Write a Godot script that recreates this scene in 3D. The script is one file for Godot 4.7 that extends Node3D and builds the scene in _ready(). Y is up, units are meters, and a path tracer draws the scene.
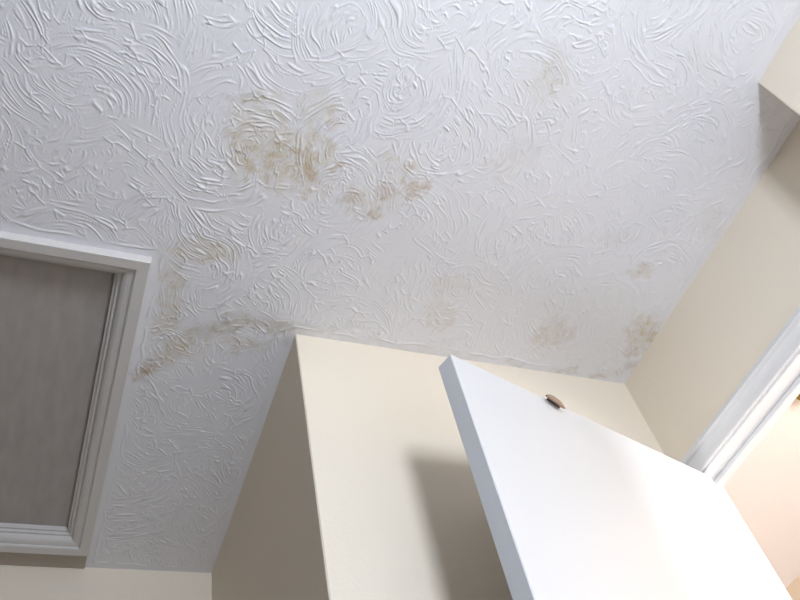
extends Node3D
# A hallway seen looking up: stained swirl-plastered ceiling, loft hatch, cream walls and an open white door.

const CEIL := 2.36            # ceiling height
const XR := 1.248             # face of the right wall
const XB := 0.407             # left face of the boxed-in wall
const ZB := -1.072            # front face of the boxed-in wall
const ZF := -1.923            # far end wall
const XL := -1.90             # unseen left wall, set far back
const ZK := 0.78              # wall behind the camera
const XP := 1.110             # face of the pier
const ZP := -0.297            # end of the pier
const HEAD := 2.014           # underside of the door lining
const ZJ := -1.037            # hinge jamb
const XE := 2.37              # far wall of the side room
const STEP := 0.0016          # grid of the plaster relief

# stains on the ceiling: place (x, z), the four numbers that turn an offset into the stain's own ellipse, strength, kind
const STAINS := [
	[0.220, -0.640, 18.40, 4.49, 3.48, -13.45, 0.90, 0],
	[0.300, -0.650, 18.95, 5.24, 4.62, -18.16, 0.80, 0],
	[0.316, -0.561, 27.10, 7.97, 8.41, -31.59, 0.70, 0],
	[0.190, -0.574, 26.05, 6.19, 23.64, -87.79, 0.80, 2],
	[0.285, -0.700, 17.53, 4.64, 5.18, -20.87, 0.75, 0],
	[0.342, -0.677, 25.87, 7.53, 3.78, -15.17, 0.55, 0],
	[0.201, -0.696, 39.26, 9.04, 3.95, -15.67, 0.55, 0],
	[0.293, -0.658, 106.81, 29.11, 20.24, -79.72, 0.80, 1],
	[0.325, -0.686, 86.98, 24.60, 14.42, -57.92, 0.80, 1],
	[0.377, -0.664, 128.33, 39.41, 29.04, -116.11, 0.80, 1],
	[0.329, -0.742, 102.56, 28.52, 21.51, -89.23, 0.60, 1],
	[0.249, -0.726, 76.24, 18.83, 22.74, -92.47, 0.40, 1],
	[0.336, -0.580, 89.29, 26.84, 16.39, -62.30, 0.40, 1],
	[0.422, -0.719, 55.00, 17.52, 9.61, -39.84, 0.80, 1],
	[0.482, -0.693, 48.53, 16.85, 13.32, -54.89, 0.80, 1],
	[0.534, -0.681, 47.62, 17.64, 15.13, -62.36, 0.90, 1],
	[0.551, -0.661, 95.13, 36.25, 27.00, -110.33, 0.70, 1],
	[0.502, -0.635, 97.84, 35.65, 28.47, -113.97, 0.70, 1],
	[0.509, -0.658, 121.26, 44.08, 36.84, -149.45, 0.70, 1],
	[0.481, -0.744, 95.94, 32.57, 20.07, -85.12, 0.80, 1],
	[0.461, -0.626, 55.45, 19.30, 16.71, -66.22, 0.50, 0],
	[0.462, -0.730, 18.57, 6.20, 7.30, -30.62, 0.50, 0],
	[0.497, -0.654, 22.08, 7.93, 5.50, -22.23, 0.40, 0],
	[0.164, -0.904, 17.41, 3.44, 8.49, -37.91, 0.75, 0],
	[0.215, -0.908, 32.03, 6.94, 11.40, -51.39, 0.60, 0],
	[0.191, -0.889, 37.20, 7.79, 15.76, -69.99, 0.50, 2],
	[0.137, -0.963, 43.47, 7.97, 4.82, -22.30, 0.70, 0],
	[0.142, -1.033, 46.39, 8.37, 3.94, -19.10, 0.80, 0],
	[0.140, -1.099, 41.75, 7.33, 4.53, -22.97, 0.80, 0],
	[0.114, -1.246, 54.01, 8.54, 10.05, -56.74, 0.90, 1],
	[0.130, -1.217, 40.55, 6.69, 8.90, -49.27, 0.90, 1],
	[0.151, -1.188, 37.40, 6.51, 8.04, -43.63, 0.80, 0],
	[0.173, -1.158, 34.71, 6.36, 7.37, -39.24, 0.90, 0],
	[0.193, -1.126, 34.73, 6.69, 7.64, -39.82, 0.80, 0],
	[0.217, -1.100, 34.65, 7.03, 8.83, -45.31, 0.80, 2],
	[0.247, -1.078, 32.14, 6.92, 10.28, -52.15, 0.90, 2],
	[0.281, -1.060, 29.86, 6.83, 10.39, -52.27, 0.90, 2],
	[0.322, -1.057, 29.39, 7.17, 10.25, -51.79, 0.80, 2],
	[0.365, -1.057, 28.90, 7.49, 11.77, -59.82, 0.80, 2],
	[0.310, -1.124, 23.19, 5.43, 9.43, -49.85, 0.75, 0],
	[0.359, -1.103, 25.42, 6.43, 13.34, -69.94, 0.70, 2],
	[0.265, -1.110, 29.65, 6.49, 8.55, -44.47, 0.60, 0],
	[0.202, -1.161, 23.95, 4.63, 8.17, -43.78, 0.35, 0],
	[0.412, -1.056, 11.27, 3.12, 11.57, -59.12, 0.60, 2],
	[0.528, -1.068, 10.74, 3.40, 16.37, -85.67, 0.45, 2],
	[0.670, -1.068, 13.62, 5.01, 17.75, -94.64, 0.50, 2],
	[0.780, -1.066, 21.88, 8.92, 19.95, -107.74, 0.40, 2],
	[0.702, -0.962, 27.68, 10.91, 5.35, -26.65, 0.80, 0],
	[0.702, -0.962, 41.57, 16.39, 8.73, -43.53, -0.40, 0],
	[0.695, -0.875, 21.19, 8.59, 8.66, -40.83, 0.45, 0],
	[0.993, -0.958, 21.92, 11.05, 4.82, -24.88, 0.75, 0],
	[0.963, -0.982, 37.58, 18.35, 7.73, -40.38, 0.50, 0],
	[1.108, -0.756, 28.58, 16.90, 12.82, -59.33, 0.70, 0],
	[1.111, -0.747, 62.08, 36.92, 19.44, -89.58, 0.50, 1],
	[1.009, -0.684, 21.71, 12.33, 14.48, -63.58, 0.30, 0],
	[1.206, -0.923, 24.85, 14.70, 3.77, -19.55, 0.95, 0],
	[1.214, -0.896, 38.79, 23.28, 5.20, -26.52, 0.80, 0],
	[1.235, -1.011, 37.76, 22.01, 15.57, -85.78, 0.90, 2],
	[1.194, -1.042, 18.99, 10.66, 13.30, -74.46, 0.50, 0],
	[1.078, -1.059, 27.32, 14.10, 18.09, -101.01, 0.95, 2],
	[0.931, -1.060, 37.44, 17.33, 19.03, -104.38, 0.70, 2],
	[1.158, -1.065, 43.22, 23.50, 26.24, -148.58, 0.80, 1],
	[1.213, -0.973, 69.02, 40.23, 11.49, -61.51, 0.50, 1],
	[0.693, -0.377, 39.91, 19.96, 6.40, -23.06, 0.55, 2],
	[0.696, -0.414, 21.49, 10.60, 8.45, -31.01, 0.40, 0],
	[0.698, -0.355, 48.06, 24.42, 18.23, -65.11, 0.40, 2],
	[0.718, -0.548, 25.20, 11.93, 8.15, -32.08, 0.40, 2],
	[0.681, -0.586, 22.82, 10.26, 7.92, -31.62, 0.30, 0],
	[0.709, -0.440, 11.62, 5.73, 3.19, -11.87, 0.18, 0],
	[1.071, -0.930, 5.99, 3.23, 1.53, -7.83, 0.22, 0],
	[0.966, -0.289, 21.51, 14.17, 9.90, -35.50, 0.15, 0],
	[1.202, -0.598, 23.03, 15.49, 5.51, -23.64, 0.30, 0],
	[1.046, -0.218, 84.53, 61.19, 10.37, -36.39, 0.35, 2],
]

var relief := PackedFloat32Array()
var gx0 := -0.50
var gz0 := ZF - 0.004
var gnx := 0
var gnz := 0

# ---------------------------------------------------------------- helpers
func mat(color: Color, rough: float, metal := 0.0) -> StandardMaterial3D:
	var m := StandardMaterial3D.new()
	m.albedo_color = color
	m.roughness = rough
	m.metallic = metal
	return m

func paint_grain(m: StandardMaterial3D, freq: float, depth: float, scale: float, sd: int) -> void:
	var n := FastNoiseLite.new()
	n.seed = sd
	n.noise_type = FastNoiseLite.TYPE_SIMPLEX_SMOOTH
	n.frequency = freq
	n.fractal_octaves = 4
	var t := NoiseTexture2D.new()
	t.width = 512
	t.height = 512
	t.seamless = true
	t.noise = n
	m.heightmap_enabled = true
	m.heightmap_texture = t
	m.heightmap_scale = depth
	m.uv1_triplanar = true
	m.uv1_world_triplanar = true
	m.uv1_scale = Vector3.ONE * scale

func start() -> SurfaceTool:
	var st := SurfaceTool.new()
	st.begin(Mesh.PRIMITIVE_TRIANGLES)
	st.set_smooth_group(-1)
	return st

func tri(st: SurfaceTool, a: Vector3, b: Vector3, c: Vector3, out: Vector3) -> void:
	if (b - a).cross(c - a).dot(out) > 0.0:      # front faces run clockwise
		var k := b
		b = c
		c = k
	st.add_vertex(a)
	st.add_vertex(b)
	st.add_vertex(c)

func quad(st: SurfaceTool, a: Vector3, b: Vector3, c: Vector3, d: Vector3, out: Vector3) -> void:
	tri(st, a, b, c, out)
	tri(st, a, c, d, out)

func box(st: SurfaceTool, lo: Vector3, hi: Vector3, t := Transform3D.IDENTITY, bevel := 0.0) -> void:
	var c := (lo + hi) / 2.0
	var e := (hi - lo) / 2.0
	var k := e - Vector3.ONE * bevel
	for ax in 3:
		var b1 := (ax + 1) % 3
		var b2 := (ax + 2) % 3
		for s in [-1.0, 1.0]:
			var q: Array[Vector3] = []
			for w in [[-1, -1], [1, -1], [1, 1], [-1, 1]]:
				var v := Vector3.ZERO
				v[ax] = s * e[ax]
				v[b1] = w[0] * k[b1]
				v[b2] = w[1] * k[b2]
				q.append(t * (c + v))
			var o := Vector3.ZERO
			o[ax] = s
			quad(st, q[0], q[1], q[2], q[3], t.basis * o)
	if bevel <= 0.0:
		return
	for ax in 3:                                   # the twelve bevelled edges
		var b1 := (ax + 1) % 3
		var b2 := (ax + 2) % 3
		for s1 in [-1.0, 1.0]:
			for s2 in [-1.0, 1.0]:
				var q: Array[Vector3] = []
				for w in [[-1.0, 0], [1.0, 0], [1.0, 1], [-1.0, 1]]:
					var v := Vector3.ZERO
					v[ax] = w[0] * k[ax]
					v[b1] = s1 * (e[b1] if w[1] == 0 else k[b1])
					v[b2] = s2 * (k[b2] if w[1] == 0 else e[b2])
					q.append(t * (c + v))
				var o := Vector3.ZERO
				o[b1] = s1
				o[b2] = s2
				quad(st, q[0], q[1], q[2], q[3], t.basis * o)
	for sx in [-1.0, 1.0]:
		for sy in [-1.0, 1.0]:
			for sz in [-1.0, 1.0]:
				var s := Vector3(sx, sy, sz)
				tri(st, t * (c + s * Vector3(e.x, k.y, k.z)), t * (c + s * Vector3(k.x, e.y, k.z)), t * (c + s * Vector3(k.x, k.y, e.z)), t.basis * s)

# A straight moulding: profile points (across, proud) swept from a to b; m0 and m1 mitre the ends.
func moulding(st: SurfaceTool, prof: Array, a: Vector3, b: Vector3, across: Vector3, proud: Vector3, m0: float, m1: float) -> void:
	var along := (b - a).normalized()
	var mid := Vector2.ZERO
	for p in prof:
		mid += p
	mid /= prof.size()
	var n := prof.size()
	for i in n:
		var p: Vector2 = prof[i]
		var q: Vector2 = prof[(i + 1) % n]
		var pa := a + across * p.x + proud * p.y - along * p.x * m0
		var qa := a + across * q.x + proud * q.y - along * q.x * m0
		var pb := b + across * p.x + proud * p.y + along * p.x * m1
		var qb := b + across * q.x + proud * q.y + along * q.x * m1
		var e := (q - p)
		var nn := Vector2(e.y, -e.x)
		if nn.dot((p + q) / 2.0 - mid) < 0.0:
			nn = -nn
		quad(st, pa, qa, qb, pb, across * nn.x + proud * nn.y)
	var poly := PackedVector2Array(prof)
	var tris := Geometry2D.triangulate_polygon(poly)
	for end in 2:
		for i in range(0, tris.size(), 3):
			var v: Array[Vector3] = []
			for j in 3:
				var p: Vector2 = prof[tris[i + j]]
				v.append((a - along * p.x * m0 if end == 0 else b + along * p.x * m1) + across * p.x + proud * p.y)
			tri(st, v[0], v[1], v[2], along * (-1.0 if end == 0 else 1.0))

func commit(st: SurfaceTool, called: String, m: Material, parent: Node = self) -> MeshInstance3D:
	st.generate_normals()
	var o := MeshInstance3D.new()
	o.name = called
	o.mesh = st.commit()
	o.material_override = m
	o.cast_shadow = GeometryInstance3D.SHADOW_CASTING_SETTING_ON
	parent.add_child(o, true)
	return o

func structure(o: Node, label: String, category: String) -> void:
	o.set_meta("kind", "structure")
	o.set_meta("label", label)
	o.set_meta("category", category)

func thing(called: String, at: Vector3, label: String, category: String) -> Node3D:
	var o := Node3D.new()
	o.name = called
	add_child(o, true)
	o.position = at
	o.set_meta("label", label)
	o.set_meta("category", category)
	return o

func noise(sd: int, freq: float, octaves := 1) -> FastNoiseLite:
	var n := FastNoiseLite.new()
	n.seed = sd
	n.noise_type = FastNoiseLite.TYPE_SIMPLEX_SMOOTH
	n.frequency = freq
	n.fractal_type = FastNoiseLite.FRACTAL_FBM if octaves > 1 else FastNoiseLite.FRACTAL_NONE
	n.fractal_octaves = octaves
	return n

# ---------------------------------------------------------------- the scene
func _ready() -> void:
	# camera
	var cam := Camera3D.new()
	cam.name = "camera"
	cam.fov = 39.992
	cam.near = 0.02
	cam.far = 50.0
	cam.position = Vector3(0, 1.01, 0)
	cam.rotation_degrees = Vector3(50.489, -32.558, -16.410)
	add_child(cam)
	cam.current = true
	# sky and exposure
	var sky_mat := ProceduralSkyMaterial.new()
	sky_mat.sky_top_color = Color(0.55, 0.66, 0.82)
	sky_mat.sky_horizon_color = Color(0.80, 0.85, 0.90)
	sky_mat.ground_horizon_color = Color(0.60, 0.60, 0.58)
	sky_mat.ground_bottom_color = Color(0.40, 0.40, 0.38)
	var sky := Sky.new()
	sky.sky_material = sky_mat
	var env := Environment.new()
	env.background_mode = Environment.BG_SKY
	env.sky = sky
	env.tonemap_mode = Environment.TONE_MAPPER_LINEAR
	env.tonemap_exposure = 1.0
	env.sdfgi_enabled = true
	env.ssao_enabled = true
	env.ssil_enabled = true
	var we := WorldEnvironment.new()
	we.name = "environment"
	we.environment = env
	add_child(we)
	# daylight through a small unseen window behind, placed to cast the door shadow
	daylight("unseen_hall_daylight", Vector3(0.29, 1.72, ZK - 0.02), Vector3.ZERO, Vector2(0.24, 0.34), 2.35, Color(0.90, 0.937, 1.0))
	# light of an unseen wide low window, placed to light the ceiling
	daylight("unseen_low_daylight", Vector3(0.62, 0.72, ZK - 0.02), Vector3.ZERO, Vector2(0.8, 0.7), 0.95, Color(0.90, 0.937, 1.0))
	# daylight from an unseen window, placed to brighten the side room
	daylight("unseen_room_daylight", Vector3(1.80, 1.45, 0.98), Vector3.ZERO, Vector2(0.7, 0.9), 8.0, Color(0.96, 0.965, 1.0))

	build_setting()
	build_ceiling()
	build_hatch()
	build_doorway()
	build_small_things()

func daylight(called: String, at: Vector3, turn: Vector3, size: Vector2, energy: float, color: Color) -> void:
	var l := AreaLight3D.new()
	l.name = called
	l.position = at
	l.rotation_degrees = turn
	l.area_size = size
	l.light_energy = energy
	l.light_color = color
	l.area_range = 12.0
	l.area_attenuation = 2.0
	l.shadow_enabled = true
	add_child(l)

# ---------------------------------------------------------------- walls and floor
func build_setting() -> void:
	var cream := mat(Color(0.918, 0.874, 0.80), 0.75)
	paint_grain(cream, 0.05, 0.02, 3.0, 5)
	var room_cream := mat(Color(0.925, 0.895, 0.88), 0.8)
	paint_grain(room_cream, 0.05, 0.02, 3.0, 6)
	var room_ochre := mat(Color(0.88, 0.82, 0.72), 0.8)
	var white := mat(Color(0.90, 0.90, 0.89), 0.4)
	var dark_brown := mat(Color(0.42, 0.35, 0.30), 0.6)  # dark tone keeps the unseen left side dim
	var pale := mat(Color(0.86, 0.86, 0.85), 0.75)
	var carpet := mat(Color(0.44, 0.42, 0.40), 0.95)  # darkened to hold down light bounced onto the ceiling
	paint_grain(carpet, 0.2, 0.3, 6.0, 9)
	var st := start()
	box(st, Vector3(XL - 0.1, -0.1, -2.5), Vector3(XE + 0.1, 0.0, ZK + 0.1))
	structure(commit(st, "floor", carpet), "dark grey carpeted hallway floor out of view, toned down to limit bounced light", "floor")

	st = start()
	box(st, Vector3(XL - 0.1, 0, ZF - 0.1), Vector3(XB + 0.05, CEIL + 0.1, ZF))
	structure(commit(st, "wall_far", cream), "cream painted end wall beside the loft hatch", "wall")

	st = start()                                    # boxed-in wall with a softened corner
	box(st, Vector3(XB, 0, ZF - 0.1), Vector3(XR + 0.06, CEIL + 0.1, ZB), Transform3D.IDENTITY, 0.0025)
	structure(commit(st, "wall_front", cream), "cream boxed-in wall projecting beside the open white door", "wall")

	st = start()                                    # right wall: above the doorway and beside the hinge jamb
	box(st, Vector3(XR, HEAD + 0.02, ZB - 0.01), Vector3(XR + 0.06, CEIL + 0.1, ZP + 0.05))
	box(st, Vector3(XR, 0, ZB - 0.01), Vector3(XR + 0.06, HEAD + 0.02, ZJ - 0.02))
	structure(commit(st, "wall_right", cream), "cream wall over the white doorway architrave", "wall")

	st = start()
	box(st, Vector3(XP, 0, ZP), Vector3(XR + 0.06, CEIL + 0.1, ZK + 0.1), Transform3D.IDENTITY, 0.0025)
	structure(commit(st, "wall_pier", cream), "pale cream pier standing out from the wall beside the doorway", "wall")

	st = start()
	box(st, Vector3(XL - 0.1, 0, ZF - 0.1), Vector3(XL, CEIL + 0.1, ZK + 0.1))
	structure(commit(st, "unseen_wall_left", dark_brown), "dark brown wall out of view on the left, placed to keep that side dim", "wall")

	st = start()                                    # unseen wall behind the camera, with openings for the two unseen windows
	var holes := [[0.17, 0.41, 1.55, 1.89], [0.22, 1.02, 0.37, 1.07]]
	box(st, Vector3(XL - 0.1, 1.89, ZK), Vector3(XR + 0.06, CEIL + 0.1, ZK + 0.1))
	box(st, Vector3(XL - 0.1, 1.07, ZK), Vector3(XR + 0.06, 1.55, ZK + 0.1))
	box(st, Vector3(XL - 0.1, 0, ZK), Vector3(XR + 0.06, 0.37, ZK + 0.1))
	for h in holes:
		box(st, Vector3(XL - 0.1, h[2], ZK), Vector3(h[0], h[3], ZK + 0.1))
		box(st, Vector3(h[1], h[2], ZK), Vector3(XR + 0.06, h[3], ZK + 0.1))
	structure(commit(st, "wall_behind", pale), "off-white hallway end wall out of view, with two unseen windows", "wall")
	window("window_1", Vector3(0.29, 1.72, ZK + 0.05), 0.0, Vector2(0.24, 0.34), white)  # out of view, lights the door and walls from behind
	window("window_2", Vector3(0.62, 0.72, ZK + 0.05), 0.0, Vector2(0.8, 0.7), white)  # out of view, placed to light the ceiling from below

	# side room
	st = start()
	box(st, Vector3(XE, 0, -2.5), Vector3(XE + 0.1, CEIL + 0.1, 1.1))
	structure(commit(st, "wall_room_far", room_ochre), "warm ochre wall of the room seen through the doorway", "wall")
	st = start()
	box(st, Vector3(XR + 0.06, 0, -2.5), Vector3(XE, CEIL + 0.1, -2.4))
	structure(commit(st, "wall_room_end", room_cream), "pale end wall of the side room", "wall")
	st = start()
	box(st, Vector3(XR + 0.06, 0, 1.0), Vector3(1.45, CEIL + 0.1, 1.1))
	box(st, Vector3(2.15, 0, 1.0), Vector3(XE, CEIL + 0.1, 1.1))
	box(st, Vector3(1.45, 1.9, 1.0), Vector3(2.15, CEIL + 0.1, 1.1))
	box(st, Vector3(1.45, 0, 1.0), Vector3(2.15, 1.0, 1.1))
	structure(commit(st, "wall_room_window", room_cream), "pale side room wall with an unseen window", "wall")
	window("window_3", Vector3(1.80, 1.45, 1.05), 0.0, Vector2(0.7, 0.9), white)  # out of view, placed to brighten the side room
	st = start()
	box(st, Vector3(XR + 0.06, 0, -2.5), Vector3(XR + 0.07, CEIL + 0.1, ZF))
	structure(commit(st, "wall_room_side", room_cream), "pale side wall of the side room", "wall")
	st = start()
	box(st, Vector3(XR + 0.06, CEIL, -2.5), Vector3(XE, CEIL + 0.1, 1.1))
	structure(commit(st, "ceiling_room", room_cream), "smooth pale pink ceiling of the room beyond the doorway", "ceiling")

func window(called: String, at: Vector3, turn: float, size: Vector2, m: Material) -> void:
	var o := Node3D.new()
	o.name = called
	add_child(o)
	o.position = at
	o.rotation.y = turn
	structure(o, "unseen white framed window, placed to light the " + ("hallway end" if called == "window_1" else "hallway ceiling" if called == "window_2" else "side room"), "window")
	var w := size.x / 2.0
	var h := size.y / 2.0
	var st := start()
	for s in [-1.0, 1.0]:
		box(st, Vector3(s * w - 0.03 if s > 0 else -w, -h, -0.03), Vector3(w if s > 0 else -w + 0.03, h, 0.03))
		box(st, Vector3(-w + 0.03, s * h - 0.03 if s > 0 else -h, -0.03), Vector3(w - 0.03, h if s > 0 else -h + 0.03, 0.03))
	commit(st, "window_frame", m, o)
	var glass := mat(Color(0.95, 0.98, 1.0, 0.08), 0.02)
	glass.transparency = BaseMaterial3D.TRANSPARENCY_ALPHA
	st = start()
	box(st, Vector3(-w + 0.03, -h + 0.03, -0.003), Vector3(w - 0.03, h - 0.03, 0.003))
	commit(st, "pane", glass, o)

# ---------------------------------------------------------------- the swirl-plastered ceiling
func edge_distance(x: float, z: float) -> float:
	# how far a point lies from the nearest wall or hatch casing
	var d := minf(minf(x - XL, XR - x), z - ZF)
	if z > ZP:
		d = minf(d, XP - x)
	else:
		var px := maxf(XP - x, 0.0)
		d = minf(d, sqrt(px * px + (ZP - z) * (ZP - z)))
	var bx := maxf(XB - x, 0.0)
	var bz := maxf(z - ZB, 0.0)
	d = minf(d, sqrt(bx * bx + bz * bz))
	var hx := maxf(x - 0.087, 0.0)
	var hz := maxf(maxf(z + 0.9386, -1.923 - z), 0.0)
	d = minf(d, sqrt(hx * hx + hz * hz) if x > -0.61 else 1.0)
	return d

func make_relief() -> void:
	gnx = int(ceil((XR + 0.004 - gx0) / STEP)) + 1
	gnz = int(ceil((0.21 - gz0) / STEP)) + 1
	relief.resize(gnx * gnz)
	relief.fill(0.0)
	var rng := RandomNumberGenerator.new()
	rng.seed = 4711
	var lines := noise(11, 1.0)
	var gate := noise(12, 1.0)
	var warp := noise(13, 1.0)
	# strokes of the brush: each twist wipes out what lies under it and leaves curved ridges
	var spots: Array[Vector2] = []
	var pitch := 0.108
	for pass_ in 2:
		var zz := gz0 - 0.05
		while zz < 0.30:
			var xx := gx0 - 0.05
			while xx < XR + 0.08:
				spots.append(Vector2(xx + rng.randf_range(-0.05, 0.05), zz + rng.randf_range(-0.05, 0.05)))
				xx += pitch
			zz += pitch
	for i in range(spots.size() - 1, 0, -1):
		var j := rng.randi_range(0, i)
		var k := spots[i]
		spots[i] = spots[j]
		spots[j] = k
	for at_spot in spots.size():
		var c := spots[at_spot]
		var rad := rng.randf_range(0.07, 0.145)
		var inner := rng.randf_range(0.0, 0.02)
		var a0 := rng.randf_range(-PI, PI)
		var half := rng.randf_range(0.7, 1.6)
		if at_spot < spots.size() / 3:
			half = PI
		var seed_u := rng.randf_range(-500.0, 500.0)
		var gap := rng.randf_range(0.0055, 0.0115)
		var tall := rng.randf_range(0.5, 1.1)
		var lean := rng.randf_range(-0.5, 0.5)
		var i0 := maxi(0, int((c.x - rad - gx0) / STEP))
		var i1 := mini(gnx - 1, int((c.x + rad - gx0) / STEP))
		var j0 := maxi(0, int((c.y - rad - gz0) / STEP))
		var j1 := mini(gnz - 1, int((c.y + rad - gz0) / STEP))
		for j in range(j0, j1 + 1):
			var z := gz0 + j * STEP
			var dz := z - c.y
			for i in range(i0, i1 + 1):
				var x := gx0 + i * STEP
				var dx := x - c.x
				var r2 := dx * dx + dz * dz
				if r2 > rad * rad or r2 < inner * inner:
					continue
				var th := angle_difference(a0, atan2(dz, dx))
				if absf(th) > half:
					continue
				var r := sqrt(r2)
				var edge := minf(minf((rad - r) / 0.010, (half - absf(th)) * r / 0.008), (r - inner) / 0.008)
				var cover := clampf(edge, 0.0, 1.0)
				var v := th * 0.10
				var u := r + lean * 0.03 * th + 0.004 * warp.get_noise_2d(x * 16.0 + seed_u, z * 16.0)
				var p := u / gap + 0.9 * lines.get_noise_2d(u * 55.0 + seed_u, v * 9.0)
				var ring := roundf(p)
				var wide := gate.get_noise_2d(ring * 5.3 - seed_u, v * 14.0 + seed_u) * 0.5 + 0.5
				var ridge := 1.0 - absf(p - ring) * gap / (0.0013 + 0.0010 * wide)
				var h := 0.0
				if ridge > 0.0:
					h = ridge * sqrt(ridge) * clampf((wide - 0.12) * 1.8, 0.0, 1.0) * tall
				var at := j * gnx + i
				relief[at] = lerpf(relief[at] * (1.0 - 0.85 * cover), h, cover)
	# torn peaks where the brush was lifted off, and the smoothed margin along walls and hatch
	var torn := noise(21, 30.0)
	torn.noise_type = FastNoiseLite.TYPE_CELLULAR
	torn.cellular_return_type = FastNoiseLite.RETURN_DISTANCE2_SUB
	torn.cellular_jitter = 1.0
	var bend := noise(26, 30.0)
	var where := noise(22, 16.0)
	var soft := noise(23, 3.0, 2)
	var wander := noise(24, 14.0)
	var fine := noise(25, 160.0)
	for j in gnz:
		var z := gz0 + j * STEP
		for i in gnx:
			var x := gx0 + i * STEP
			var at := j * gnx + i
			var h := relief[at]
			var w := where.get_noise_2d(x, z)
			if w > 0.16:
				var by := 0.010 * bend.get_noise_2d(x, z)
				var t := 1.0 - (torn.get_noise_2d(x + by, z - by * 0.8) + 1.0) / 0.085
				if t > 0.0:
					h = maxf(h, t * minf((w - 0.16) * 4.0, 1.0) * 0.75)
			var d := edge_distance(x, z) + 0.006 * wander.get_noise_2d(x, z)
			if d < 0.045:
				var k := clampf((d - 0.016) / 0.018, 0.0, 1.0)
				h *= k
				var lip := 1.0 - absf(d - 0.021) / 0.0035
				if lip > 0.0:
					h = maxf(h, lip * clampf(0.45 + wander.get_noise_2d(x + 7.0, z) * 1.6, 0.0, 0.8))
			relief[at] = h * 0.0022 + soft.get_noise_2d(x, z) * 0.0008 + fine.get_noise_2d(x, z) * 0.00006

func stain_at(x: float, z: float, n1: FastNoiseLite, n2: FastNoiseLite, n3: FastNoiseLite) -> Color:
	# damp marks with broken outlines; every mark lies where the ceiling has it
	var tone := Vector3.ZERO
	var wx := 0.010 * n1.get_noise_2d(x, z)
	var wz := 0.010 * n1.get_noise_2d(x + 31.0, z)
	var grain := -9.0
	for s in near_stains(x, z):
		var dx: float = x + wx - s[0]
		var dz: float = z + wz - s[1]
		var a: float = s[2] * dx + s[3] * dz
		var b: float = s[4] * dx + s[5] * dz
		var q := a * a + b * b
		if q > 2.2:
			continue
		if grain < -5.0:
			grain = n2.get_noise_2d(x, z) + 0.55 * n3.get_noise_2d(x, z)
		var r := sqrt(q)
		var body := clampf((1.35 - r) / 0.75 + grain * 0.6, 0.0, 1.0)
		var tide := clampf(1.0 - absf(r - 0.95 + grain * 0.35) / 0.16, 0.0, 1.0)
		var amount: float = (body * clampf(0.70 + grain * 0.35, 0.1, 1.0) + 0.30 * tide * clampf(0.5 + grain, 0.0, 1.0)) * s[6]
		match int(s[7]):
			0: tone.x += amount
			1: tone.y += amount
			2: tone.z += amount
	var c := Vector3(0.80, 0.795, 0.81)
	c = c.lerp(Vector3(0.60, 0.51, 0.355), clampf(tone.x * 0.46, 0.0, 0.85))
	c = c.lerp(Vector3(0.44, 0.27, 0.125), clampf(tone.y * 0.50, 0.0, 0.85))
	c = c.lerp(Vector3(0.44, 0.38, 0.26), clampf(tone.z * 0.36, 0.0, 0.85))
	return Color(c.x, c.y, c.z)

var stain_cells := {}
func near_stains(x: float, z: float) -> Array:
	return stain_cells.get(int(floor(x * 20.0)) * 1000 + int(floor(z * 20.0)), [])

func sort_stains() -> void:
	for s in STAINS:
		var det: float = s[2] * s[5] - s[3] * s[4]
		var ex := 1.6 * sqrt(s[5] * s[5] + s[3] * s[3]) / absf(det) + 0.012
		var ez := 1.6 * sqrt(s[4] * s[4] + s[2] * s[2]) / absf(det) + 0.012
		for i in range(int(floor((s[0] - ex) * 20.0)), int(floor((s[0] + ex) * 20.0)) + 1):
			for j in range(int(floor((s[1] - ez) * 20.0)), int(floor((s[1] + ez) * 20.0)) + 1):
				var key := i * 1000 + j
				if not stain_cells.has(key):
					stain_cells[key] = []
				stain_cells[key].append(s)

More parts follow.
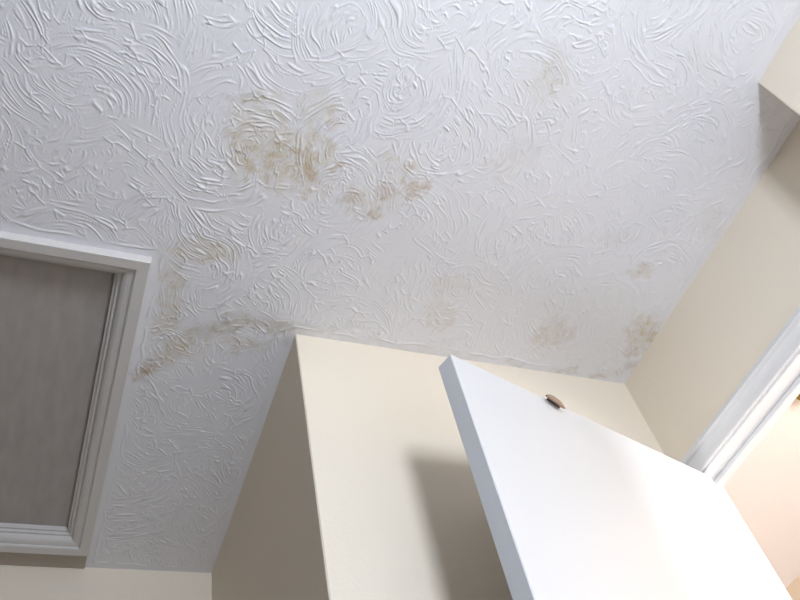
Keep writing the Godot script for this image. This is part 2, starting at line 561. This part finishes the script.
func build_ceiling() -> void:
	make_relief()
	sort_stains()
	var n1 := noise(31, 26.0)
	var n2 := noise(32, 38.0, 3)
	var n3 := noise(33, 150.0, 2)
	var count := gnx * gnz
	var pos := PackedVector3Array()
	var nor := PackedVector3Array()
	var col := PackedColorArray()
	pos.resize(count)
	nor.resize(count)
	col.resize(count)
	for j in gnz:
		var jm := maxi(j - 1, 0) * gnx
		var jp := mini(j + 1, gnz - 1) * gnx
		var z := gz0 + j * STEP
		for i in gnx:
			var at := j * gnx + i
			var im := maxi(i - 1, 0)
			var ip := mini(i + 1, gnx - 1)
			var x := gx0 + i * STEP
			pos[at] = Vector3(x, CEIL - relief[at], z)
			nor[at] = Vector3(-(relief[j * gnx + ip] - relief[j * gnx + im]) / (2.0 * STEP), -1.0, -(relief[jp + i] - relief[jm + i]) / (2.0 * STEP)).normalized()
			col[at] = stain_at(x, z, n1, n2, n3)
	var idx := PackedInt32Array()
	idx.resize((gnx - 1) * (gnz - 1) * 6)
	var k := 0
	for j in gnz - 1:
		var z := gz0 + j * STEP
		for i in gnx - 1:
			var x := gx0 + i * STEP
			if z < ZB - 0.02 and x > XB + 0.02:
				continue
			if z > ZP + 0.02 and x > XP + 0.02:
				continue
			if z < -0.968 and z > -1.83 and x < 0.058 and x > -0.58:
				continue
			var a := j * gnx + i
			idx[k] = a
			idx[k + 1] = a + gnx
			idx[k + 2] = a + 1
			idx[k + 3] = a + 1
			idx[k + 4] = a + gnx
			idx[k + 5] = a + gnx + 1
			k += 6
	idx.resize(k)
	var arr := []
	arr.resize(Mesh.ARRAY_MAX)
	arr[Mesh.ARRAY_VERTEX] = pos
	arr[Mesh.ARRAY_NORMAL] = nor
	arr[Mesh.ARRAY_COLOR] = col
	arr[Mesh.ARRAY_INDEX] = idx
	var mesh := ArrayMesh.new()
	mesh.add_surface_from_arrays(Mesh.PRIMITIVE_TRIANGLES, arr)
	var m := mat(Color.WHITE, 0.62)
	m.vertex_color_use_as_albedo = true
	var o := MeshInstance3D.new()
	o.name = "ceiling"
	o.mesh = mesh
	o.material_override = m
	add_child(o)
	structure(o, "white swirl-textured plaster ceiling with brown damp stains", "ceiling")
	# the rest of the ceiling behind the camera and the light-blocking slab above it
	var rest := mat(Color.from_rgba8(230, 230, 231), 0.62)
	var st := start()
	quad(st, Vector3(XL, CEIL, 0.20), Vector3(XR, CEIL, 0.20), Vector3(XR, CEIL, ZK), Vector3(XL, CEIL, ZK), Vector3.DOWN)
	quad(st, Vector3(XL, CEIL, ZF), Vector3(gx0 + 0.001, CEIL, ZF), Vector3(gx0 + 0.001, CEIL, 0.20), Vector3(XL, CEIL, 0.20), Vector3.DOWN)
	commit(st, "plain_plaster", rest, o)
	st = start()
	box(st, Vector3(XL - 0.1, CEIL + 0.06, ZF - 0.1), Vector3(XR + 0.06, CEIL + 0.14, ZK + 0.1))  # unseen slab, added to keep sky light out
	commit(st, "sky_block_slab", rest, o)

# ---------------------------------------------------------------- loft hatch
func build_hatch() -> void:
	var gloss := mat(Color(0.83, 0.815, 0.80), 0.38)
	var strip_brown := mat(Color(0.70, 0.66, 0.61), 0.5)  # duller, browner tone than the casing
	var board := mat(Color(0.70, 0.675, 0.655), 0.7)
	var grain := noise(41, 0.012, 4)
	var tex := NoiseTexture2D.new()
	tex.noise = grain
	tex.width = 512
	tex.height = 512
	tex.seamless = true
	var ramp := Gradient.new()
	ramp.set_color(0, Color(0.93, 0.925, 0.92))
	ramp.set_color(1, Color(1, 1, 1))
	tex.color_ramp = ramp
	board.albedo_texture = tex
	board.uv1_triplanar = true
	board.uv1_world_triplanar = true
	board.uv1_scale = Vector3(5.0, 5.0, 1.3)
	var x1 := 0.028
	var x0 := -0.55
	var z1 := -0.9976
	var z0 := -1.793
	var t := thing("loft_hatch", Vector3((x0 + x1) / 2.0, CEIL, (z0 + z1) / 2.0), "white moulded loft hatch casing with a dull grey board panel set in it", "hatch")
	var off := -t.position
	var st := start()
	box(st, off + Vector3(x0 - 0.005, CEIL + 0.022, z0 - 0.005), off + Vector3(x1 + 0.005, CEIL + 0.036, z1 + 0.005))
	commit(st, "panel", board, t)
	# profile: across (outwards from the panel), proud (down from the ceiling)
	var prof := [Vector2(0, -0.034), Vector2(0, -0.010), Vector2(0.006, -0.010), Vector2(0.006, -0.003), Vector2(0.012, -0.003), Vector2(0.0125, 0.002), Vector2(0.016, 0.0062), Vector2(0.021, 0.0092), Vector2(0.027, 0.0108), Vector2(0.033, 0.0115), Vector2(0.0335, 0.0155), Vector2(0.0365, 0.0175), Vector2(0.0575, 0.0190), Vector2(0.059, 0.0175), Vector2(0.059, -0.034)]
	var y := CEIL
	var cs := [Vector3(x0, y, z0), Vector3(x1, y, z0), Vector3(x1, y, z1), Vector3(x0, y, z1)]
	var outs := [Vector3(0, 0, -1), Vector3(1, 0, 0), Vector3(0, 0, 1), Vector3(-1, 0, 0)]
	for i in 4:
		st = start()
		moulding(st, prof, cs[i] + off, cs[(i + 1) % 4] + off, outs[i], Vector3.DOWN, 1.0, 1.0)
		commit(st, "casing", gloss, t)
	st = start()
	box(st, off + Vector3(x0 - 0.059, CEIL - 0.005, ZF + 0.001), off + Vector3(x1 + 0.057, CEIL + 0.02, z0 - 0.0592), Transform3D.IDENTITY, 0.001)
	commit(st, "filler_strip", strip_brown, t)

# ---------------------------------------------------------------- doorway and door
func build_doorway() -> void:
	var gloss := mat(Color(0.89, 0.885, 0.875), 0.35)
	var t := Node3D.new()
	t.name = "trim_1"
	add_child(t)
	t.position = Vector3(XR, 0, (ZJ + ZP) / 2.0)
	structure(t, "white moulded architrave and lining round the doorway in the cream wall", "door frame")
	var off := -t.position
	# architrave profile: across (up from the opening), proud (out from the wall)
	var prof := [Vector2(0.004, 0), Vector2(0.004, 0.008), Vector2(0.0055, 0.0095), Vector2(0.014, 0.0095), Vector2(0.020, 0.0092), Vector2(0.026, 0.0100), Vector2(0.031, 0.0115), Vector2(0.0350, 0.0135), Vector2(0.0375, 0.0200), Vector2(0.0405, 0.0220), Vector2(0.0440, 0.0210), Vector2(0.0455, 0.0150), Vector2(0.056, 0.0135), Vector2(0.058, 0.0115), Vector2(0.058, 0)]
	var st := start()
	moulding(st, prof, Vector3(XR, HEAD, ZB + 0.001) + off, Vector3(XR, HEAD, ZP) + off, Vector3.UP, Vector3.LEFT, 0.0, 0.0)
	commit(st, "architrave_head", gloss, t)
	st = start()
	box(st, off + Vector3(XR - 0.009, 0, ZB + 0.001), off + Vector3(XR, HEAD + 0.003, ZJ - 0.004), Transform3D.IDENTITY, 0.001)
	commit(st, "architrave_leg", gloss, t)
	st = start()
	box(st, off + Vector3(XR - 0.001, HEAD, ZJ - 0.02), off + Vector3(XR + 0.061, HEAD + 0.022, ZP), Transform3D.IDENTITY, 0.0015)
	commit(st, "lining_head", gloss, t)
	st = start()
	box(st, off + Vector3(XR - 0.001, 0, ZJ - 0.022), off + Vector3(XR + 0.061, HEAD, ZJ), Transform3D.IDENTITY, 0.0015)
	commit(st, "lining_jamb", gloss, t)
	st = start()
	box(st, off + Vector3(XR + 0.038, HEAD - 0.011, ZJ), off + Vector3(XR + 0.0605, HEAD, ZP), Transform3D.IDENTITY, 0.0015)
	commit(st, "stop_head", gloss, t)
	st = start()
	box(st, off + Vector3(XR + 0.038, 0, ZJ), off + Vector3(XR + 0.0605, HEAD - 0.011, ZJ + 0.011), Transform3D.IDENTITY, 0.0015)
	commit(st, "stop_jamb", gloss, t)

	# the open door: local x runs from the hinges to the free edge, local z out of the face that looks into the hall
	var top := 2.006
	var s := (top - 1.01) / (0.735 * 1.35)
	var free := Vector3(0.4175, 0, -0.5773) * 1.35 * s
	var hinge := Vector3(0.9286, 0, -0.7391) * 1.35 * s
	var d := Node3D.new()
	d.name = "door_1"
	add_child(d)
	var u := (free - hinge).normalized()
	var nrm := u.cross(Vector3.UP).normalized()
	if nrm.z < 0.0:
		nrm = -nrm
	d.transform = Transform3D(Basis(u, Vector3.UP, u.cross(Vector3.UP)), hinge)
	structure(d, "plain white door standing open into the hallway", "door")
	var side := 1.0 if d.transform.basis.z.dot(nrm) > 0.0 else -1.0
	var white := mat(Color(0.81, 0.81, 0.81), 0.45)
	paint_grain(white, 0.03, 0.01, 2.0, 71)
	var w := (free - hinge).length()
	st = start()
	box(st, Vector3(0, 0.008, minf(0, -side * 0.035)), Vector3(w, top, maxf(0, -side * 0.035)), Transform3D.IDENTITY, 0.0016)
	commit(st, "leaf", white, d)
	var steel := mat(Color(0.75, 0.74, 0.72), 0.35, 0.9)
	for y in [0.22, 1.02, 1.78]:
		var c := CylinderMesh.new()
		c.top_radius = 0.005
		c.bottom_radius = 0.005
		c.height = 0.075
		c.radial_segments = 16
		c.rings = 1
		var hg := MeshInstance3D.new()
		hg.name = "hinge"
		hg.mesh = c
		hg.material_override = steel
		hg.position = Vector3(-0.004, y, -side * 0.038)
		d.add_child(hg, true)

	# curled sliver on the top edge of the door
	var along := (hinge - free).normalized()
	var on_edge := Vector3(0, 0, 0)
	var dir := cam_ray(554.0, 402.5)
	on_edge = Vector3(0, 1.01, 0) + dir * ((top - 1.01) / dir.y)
	on_edge += nrm * 0.006 - Vector3.UP * 0.012 - along * 0.012
	var b := thing("wood_sliver", on_edge, "tiny brown curled sliver caught on the top edge of the white door", "sliver")
	var axis := (along * 0.93 - Vector3.UP * 0.36).normalized()
	var outw := nrm
	var upv := outw.cross(axis).normalized()
	if upv.y < 0.0:
		upv = -upv
	b.basis = Basis(axis, upv, axis.cross(upv))
	var face := 1.0 if b.basis.z.dot(outw) > 0.0 else -1.0
	var tan := mat(Color(0.74, 0.63, 0.54), 0.8)
	paint_grain(tan, 0.2, 0.15, 30.0, 77)
	var dark := mat(Color(0.19, 0.12, 0.09), 0.8)
	sliver(b, "husk", tan, [[-0.021, 0.0030, 0.0028], [-0.015, 0.0066, 0.0056], [-0.006, 0.0084, 0.0070], [0.004, 0.0086, 0.0070], [0.011, 0.0070, 0.0058], [0.017, 0.0044, 0.0040], [0.021, 0.0026, 0.0024]], Vector3(0, 0.0015, face * 0.005))
	sliver(b, "underside", dark, [[-0.017, 0.0015, 0.002], [-0.010, 0.0030, 0.003], [-0.002, 0.0036, 0.0034], [0.006, 0.0034, 0.003], [0.013, 0.0018, 0.002]], Vector3(-0.001, -0.0042, face * 0.0012))
	sliver(b, "tip", dark, [[-0.0225, 0.0012, 0.0012], [-0.020, 0.0030, 0.0028], [-0.017, 0.0030, 0.0028], [-0.0155, 0.0012, 0.0012]], Vector3(0, 0.002, face * 0.004))

func cam_ray(px: float, py: float) -> Vector3:
	var f := 300.0 / tan(deg_to_rad(39.992 / 2.0))
	var b := Basis.from_euler(Vector3(deg_to_rad(50.489), deg_to_rad(-32.558), deg_to_rad(-16.410)))
	return b * Vector3((px - 400.0) / f, -(py - 300.0) / f, -1.0)

func sliver(parent: Node3D, called: String, m: Material, rings: Array, at: Vector3) -> void:
	var st := SurfaceTool.new()
	st.begin(Mesh.PRIMITIVE_TRIANGLES)
	var n := 14
	var pts := []
	for r in rings:
		var row: Array[Vector3] = []
		for k in n:
			var a := TAU * k / n
			var lobe: float = 1.0 + 0.10 * cos(3.0 * a + r[0] * 160.0)
			row.append(at + Vector3(r[0], -r[0] * r[0] * 9.0 + r[1] * 0.75 * cos(a) * lobe, r[2] * 0.75 * sin(a) * lobe))
		pts.append(row)
	for i in pts.size() - 1:
		for k in n:
			var k2 := (k + 1) % n
			var mid: Vector3 = at + Vector3(rings[i][0], -rings[i][0] * rings[i][0] * 9.0, 0)
			quad(st, pts[i][k], pts[i + 1][k], pts[i + 1][k2], pts[i][k2], (pts[i][k] + pts[i][k2]) / 2.0 - mid)
	for e in [0, pts.size() - 1]:
		for k in range(1, n - 1):
			tri(st, pts[e][0], pts[e][k], pts[e][k + 1], Vector3(-1 if e == 0 else 1, 0, 0))
	commit(st, called, m, parent)

# ---------------------------------------------------------------- small things
func build_small_things() -> void:
	var brass := mat(Color(0.62, 0.50, 0.22), 0.3, 0.9)
	var c := Vector3(1.780, CEIL, -0.962)
	var t := thing("ceiling_lamp", c, "small round ceiling lamp with a ribbed gold rim in the room beyond", "lamp")
	var st := SurfaceTool.new()
	st.begin(Mesh.PRIMITIVE_TRIANGLES)
	st.set_smooth_group(-1)
	var n := 200
	var prof := [[0.052, 0.0], [0.060, -0.003], [0.060, -0.020], [0.054, -0.025], [0.045, -0.024]]
	for i in prof.size() - 1:
		for k in n:
			var q := []
			for w in [[0, 0], [1, 0], [1, 1], [0, 1]]:
				var kk: int = k + w[0]
				var r: float = prof[i + w[1]][0] * (1.0 + (0.05 if kk % 4 < 2 else -0.05))
				var a := TAU * kk / n
				q.append(Vector3(r * cos(a), prof[i + w[1]][1], r * sin(a)))
			quad(st, q[0], q[1], q[2], q[3], Vector3(q[0].x, -0.02, q[0].z))
	commit(st, "rim", brass, t)
	var opal := mat(Color(0.95, 0.92, 0.86), 0.3)
	opal.emission_enabled = true  # lit state assumed; weak glow warms the side room
	opal.emission = Color(1.0, 0.86, 0.66)
	opal.emission_energy_multiplier = 0.4
	var s := SphereMesh.new()
	s.radius = 0.045
	s.height = 0.07
	s.radial_segments = 32
	s.rings = 16
	var g := MeshInstance3D.new()
	g.name = "glass_bowl"
	g.mesh = s
	g.material_override = opal
	g.position = Vector3(0, -0.035, 0)
	t.add_child(g)
	var l := OmniLight3D.new()
	l.name = "lamp_light"
	l.position = Vector3(0, -0.045, 0)
	l.light_color = Color(1.0, 0.92, 0.82)
	l.light_energy = 0.008
	l.light_size = 0.04
	l.omni_range = 8.0
	l.omni_attenuation = 2.0
	l.shadow_enabled = true
	t.add_child(l)
